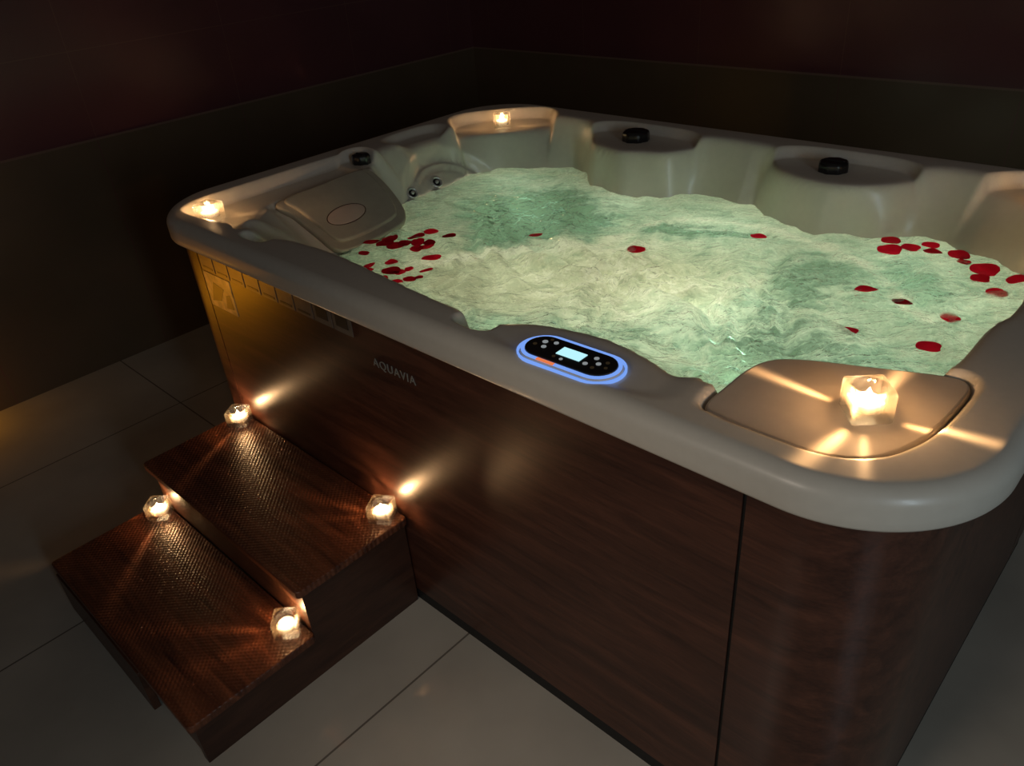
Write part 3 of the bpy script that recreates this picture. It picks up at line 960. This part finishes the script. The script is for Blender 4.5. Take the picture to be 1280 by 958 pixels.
def holder_mesh():
    h = 0.0275
    def sq(k, z, r=0.0045):
        return [(x, y, z) for x, y in rrect(-h * k, h * k, -h * k, h * k, r, 3)]
    ang = [math.atan2(y, x) for x, y, _ in sq(1, 0)]
    def ci(r, z):
        return [(r * math.cos(a), r * math.sin(a), z) for a in ang]
    def dense(ring):
        out = []
        for i, p in enumerate(ring):
            q = ring[(i + 1) % len(ring)]
            m = 5 if math.dist(p, q) > 0.01 else 1
            out += [tuple(p[c] + (q[c] - p[c]) * j / m for c in range(3)) for j in range(m)]
        return out
    base = dense(sq(1, 0))
    ang = [math.atan2(y, x) for x, y, _ in base]
    rings = [dense(sq(0.93, 0.0)), dense(sq(1, 0.003)), dense(sq(1, 0.042)), dense(sq(0.97, 0.0455)), dense(sq(0.90, 0.047)),
             ci(0.0228, 0.0465), ci(0.0208, 0.0435), ci(0.0202, 0.012)]
    bm = rings_bm(rings)
    bmesh.ops.recalc_face_normals(bm, faces=bm.faces)
    me = bpy.data.meshes.new('glass_holder'); bm.to_mesh(me); bm.free()
    me.materials.append(M['glass'])
    return me
HOLD = holder_mesh()
def mk(name, bm, mat):
    bmesh.ops.recalc_face_normals(bm, faces=bm.faces)
    me = bpy.data.meshes.new(name); bm.to_mesh(me); bm.free(); me.materials.append(mat)
    for p in me.polygons: p.use_smooth = True
    return me
CUP = mk('cup', rings_bm([circ(0.0178, 0.0, 28), circ(0.0185, 0.001, 28), circ(0.0188, 0.0145, 28), circ(0.0192, 0.0150, 28), circ(0.0184, 0.0150, 28), circ(0.0182, 0.0012, 28)]), M['cup'])
WAX = mk('wax', rings_bm([circ(0.0172, 0.0012, 28), circ(0.0178, 0.0100, 28), circ(0.0178, 0.0128, 28), circ(0.0160, 0.0122, 28), circ(0.005, 0.0118, 28)]), M['wax'])
WICK = mk('wick', rings_bm([circ(0.0008, 0.011, 8), circ(0.0007, 0.018, 8)]), M['wick'])
FLAME = mk('flame', rings_bm([circ(r, z, 16) for r, z in ((0.0008, 0.0145), (0.0026, 0.0160), (0.0038, 0.0185), (0.0036, 0.0215), (0.0024, 0.0255), (0.0010, 0.0290), (0.0002, 0.0305))]), M['flame'])

CANDLES = [   # x, y, z, turn of the glass, where it stands, energy, beams
    (0.003, 0.062, None, 20, "on the hot tub's front left corner tray", 0.95, ((65, 2.0, 7), (-25, 1.0, 6), (155, 1.5, 8))),
    (0.038, 1.116, None, 45, "in the hot tub's back left corner niche", 0.85, ((-45, 1.2, 8), (45, 1.5, 8), (220, 1.5, 8))),
    (1.648, 0.140, 0.872, 42, "on the beige lid at the nearest tub corner", 2.7, ((174, 11.0, 3.6), (91, 9.0, 5), (7, 11.0, 4), (-95, 9.0, 5.5), (-68, 2.5, 3))),
    (1.655, 1.135, None, 45, "in the hot tub's back right corner niche", 0.7, ((140, 1.2, 8),)),
    (0.046, -0.040, U, 35, "at the upper step's far end against the panel", 0.62, ((-62, 9.0, 4), (-22, 1.6, 12), (160, 4, 8), (25, 3.0, 7))),
    (0.690, -0.040, U, 30, "at the upper step's near end against the panel", 0.70, ((-163, 7.0, 5), (-140, 2.5, 5), (25, 3.0, 7), (150, 4, 8))),
    (0.055, -0.328, L, 42, "at the lower step's far end against the riser", 0.62, ((-47, 9.0, 4), (-133, 7.0, 5), (-5, 2.0, 10))),
    (0.676, -0.328, L, 48, "at the lower step's near end against the riser", 0.72, ((-141, 9.0, 4.5), (-170, 2.5, 9), (-110, 3, 7))),
]
for x, y, z, rot, where, en, beams in CANDLES:
    if z is None:
        z = float(shell_height(np.array([x]), np.array([y]))[0])
    h = bpy.data.objects.new('candle_holder', HOLD); COL.objects.link(h)
    h.location = (x, y, z + 0.0003); h.rotation_euler = (0, 0, math.radians(rot))
    tag(h, 'clear glass tealight holder ' + where, 'candle holder', 'glass tealight holders around the hot tub and steps')
    tl = empty('tealight', (x, y, z + 0.0125), label='lit tealight in the glass ' + where, cat='candle', group='lit tealights in their glass holders')
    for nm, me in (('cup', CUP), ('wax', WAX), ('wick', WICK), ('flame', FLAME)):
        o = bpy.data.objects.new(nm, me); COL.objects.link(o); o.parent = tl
    lo = bpy.data.objects.new('flame_light', candle_light(en, beams)); COL.objects.link(lo)
    lo.location = (0, 0, 0.0225); lo.parent = tl

# ------------------------------------------------------------------ rose petals
def petal_mesh(seed):
    r = random.Random(seed)
    bm = bmesh.new()
    n, rings = 18, 5
    notch = r.uniform(0.0, 0.18)
    cup, twist = r.uniform(0.15, 0.5), r.uniform(-0.3, 0.3)
    grid = []
    c = bm.verts.new((0, 0, 0.0))
    for k in range(1, rings + 1):
        f = k / rings
        row = []
        for i in range(n):
            a = 2 * math.pi * i / n
            rad = 0.5 * (0.80 + 0.20 * math.cos(a)) * (1 - notch * math.exp(-(min(a, 2 * math.pi - a) / 0.28) ** 2))
            x, y = f * rad * math.cos(a) * 1.15, f * rad * math.sin(a)
            zz = cup * (x * x * 0.6 + y * y) + twist * x * y + 0.02 * f * math.sin(3 * a + seed)
            row.append(bm.verts.new((x, y, zz)))
        grid.append(row)
    for i in range(n):
        bm.faces.new((c, grid[0][i], grid[0][(i + 1) % n]))
        for a, b in zip(grid[:-1], grid[1:]):
            bm.faces.new((a[i], b[i], b[(i + 1) % n], a[(i + 1) % n]))
    ext = bmesh.ops.solidify(bm, geom=list(bm.faces), thickness=0.02)
    me = mk('rose_petal', bm, M['petal'])
    return me
PET = [petal_mesh(s) for s in range(6)]
CAMP = Vector((1.93214, -0.79868))
def petal(x, y, size, rot, aspect, label, group, dz=0.004, tilt=0.0, k=0):
    o = bpy.data.objects.new('rose_petal', PET[k % len(PET)]); COL.objects.link(o)
    o.location = (x, y, water_z(x, y) + dz)
    o.rotation_euler = (tilt, tilt * 0.5, rot)
    o.scale = (size * aspect, size, size)
    tag(o, label, 'petal', group)
    return o
G1 = 'rose petals floating beside the headrest pillow'
G2 = 'rose petals floating along the right back edge of the water'
G3 = 'rose petals drifting singly in the open water'
LS = 'dark red rose petal in the strip floating against the headrest pillow\'s lower edge'
LH = 'red rose petal in the heap off the headrest pillow\'s lower right corner'
LF = 'red rose petal in the loose scatter between the headrest pillow and the front rim'
PETALS = [
    (0.262, 0.352, 0.052, 0.3, 1.0, LS, G1), (0.288, 0.376, 0.054, 1.1, 1.0, LS, G1), (0.283, 0.402, 0.054, 2.0, 1.0, LS, G1), (0.323, 0.385, 0.054, 0.6, 1.1, LS, G1), (0.340, 0.405, 0.046, 1.6, 1.0, LS, G1),
    (0.327, 0.454, 0.056, 0.9, 1.0, LH, G1), (0.357, 0.441, 0.046, 2.6, 1.0, LH, G1), (0.398, 0.396, 0.042, 0.2, 1.0, LH, G1), (0.413, 0.420, 0.044, 1.3, 1.0, LH, G1), (0.399, 0.447, 0.040, 2.9, 1.0, LH, G1),
    (0.338, 0.499, 0.036, 0.9, 1.3, 'small oval red petal just beyond the heap of petals by the headrest pillow', G1),
    (0.406, 0.504, 0.036, 0.7, 1.2, 'red petal drifting out ahead of the clump by the headrest pillow', G1),
    (0.304, 0.297, 0.028, 0.3, 1.3, 'small red petal alone between the pillow\'s bottom corner and the front rim', G1),
    (0.481, 0.370, 0.044, 0.7, 1.3, 'long red petal lying alone at the right end of the petal clump', G1),
    (0.414, 0.299, 0.040, 0.1, 1.0, LF, G1), (0.380, 0.255, 0.032, 1.7, 1.2, LF, G1), (0.400, 0.238, 0.028, 1.2, 1.0, LF, G1), (0.444, 0.269, 0.046, 0.5, 1.2, LF, G1), (0.470, 0.280, 0.038, -0.4, 1.1, LF, G1),
    (0.479, 0.305, 0.028, -0.6, 1.1, LF, G1), (0.460, 0.234, 0.036, -0.5, 1.1, LF, G1), (0.501, 0.236, 0.044, 0.1, 1.1, LF, G1), (0.518, 0.268, 0.032, 0.3, 1.2, LF, G1), (0.546, 0.275, 0.022, 0.8, 1.2, LF, G1), (0.521, 0.320, 0.026, 1.1, 1.6, LF, G1),
    (0.593, 0.640, 0.044, 0.4, 1.0, 'single bright red petal on the dark clear water in front of the back corner candle', G3),
    (0.899, 0.663, 0.044, 0.7, 1.2, 'half sunk pinkish petal in the foam at the middle of the tub', G3, -0.001),
    (1.073, 0.938, 0.040, -0.2, 1.2, 'single red petal floating in front of the right back pillar', G3),
    (1.339, 1.084, 0.050, -0.3, 1.0, 'dull red petal hard against the back wall beside the right pillar', G2),
    (1.359, 1.016, 0.060, 0.1, 1.0, 'large dark red petal nearest the right pillar in the back edge row', G2),
    (1.390, 1.069, 0.050, -0.2, 1.0, 'flat red petal second from the pillar in the back edge row', G2),
    (1.424, 1.097, 0.036, 0.4, 1.2, 'small pointed dark petal at the back of the pair in the back edge row', G2),
    (1.442, 1.060, 0.044, -0.4, 1.1, 'red petal at the front of the pair in the back edge row', G2),
    (1.495, 1.069, 0.050, -0.7, 1.2, 'dark crumpled petal between the pair and the largest right hand petal', G2),
    (1.515, 1.050, 0.036, -0.9, 1.0, 'brownish faded petal touching the dark crumpled one by the back wall', G2, 0.0),
    (1.559, 1.025, 0.066, -0.2, 1.0, 'largest dark red petal in the row along the right back wall', G2),
    (1.568, 0.972, 0.044, 0.3, 1.0, 'small folded petal just in front of the largest red petal', G2),
    (1.632, 0.998, 0.046, 1.2, 1.1, 'purplish red petal stuck at the far right edge of the water', G2),
    (1.401, 0.787, 0.054, 0.1, 1.0, 'bright red blurred petal in the clear pool right of centre', G3, 0.001),
    (1.478, 0.782, 0.042, -0.2, 1.1, 'faint sunk petal just right of the bright red blurred one', G3, 0.000),
    (1.613, 0.926, 0.046, 0.2, 1.0, 'pale reddish sunk petal below the far right edge petal', G3, -0.003),
    (1.576, 0.775, 0.042, -0.7, 1.1, 'brownish sunk petal near the inner right rim', G3, -0.004),
    (1.584, 0.624, 0.050, 0.2, 1.0, 'dark pink petal behind the corner lid and its candle', G3, 0.001),
    (1.437, 0.618, 0.040, 0.0, 1.1, 'barely visible sunk petal between the pink petal and the foam', G3, -0.005),
]
rp = random.Random(3)
for k, p in enumerate(PETALS):
    x, y, s, rot, asp, lab, grp = p[:7]
    petal(x, y, s, rot, asp, lab, grp, p[7] if len(p) > 7 else 0.004 + 0.0004 * (k % 5), rp.uniform(-0.15, 0.15), k)
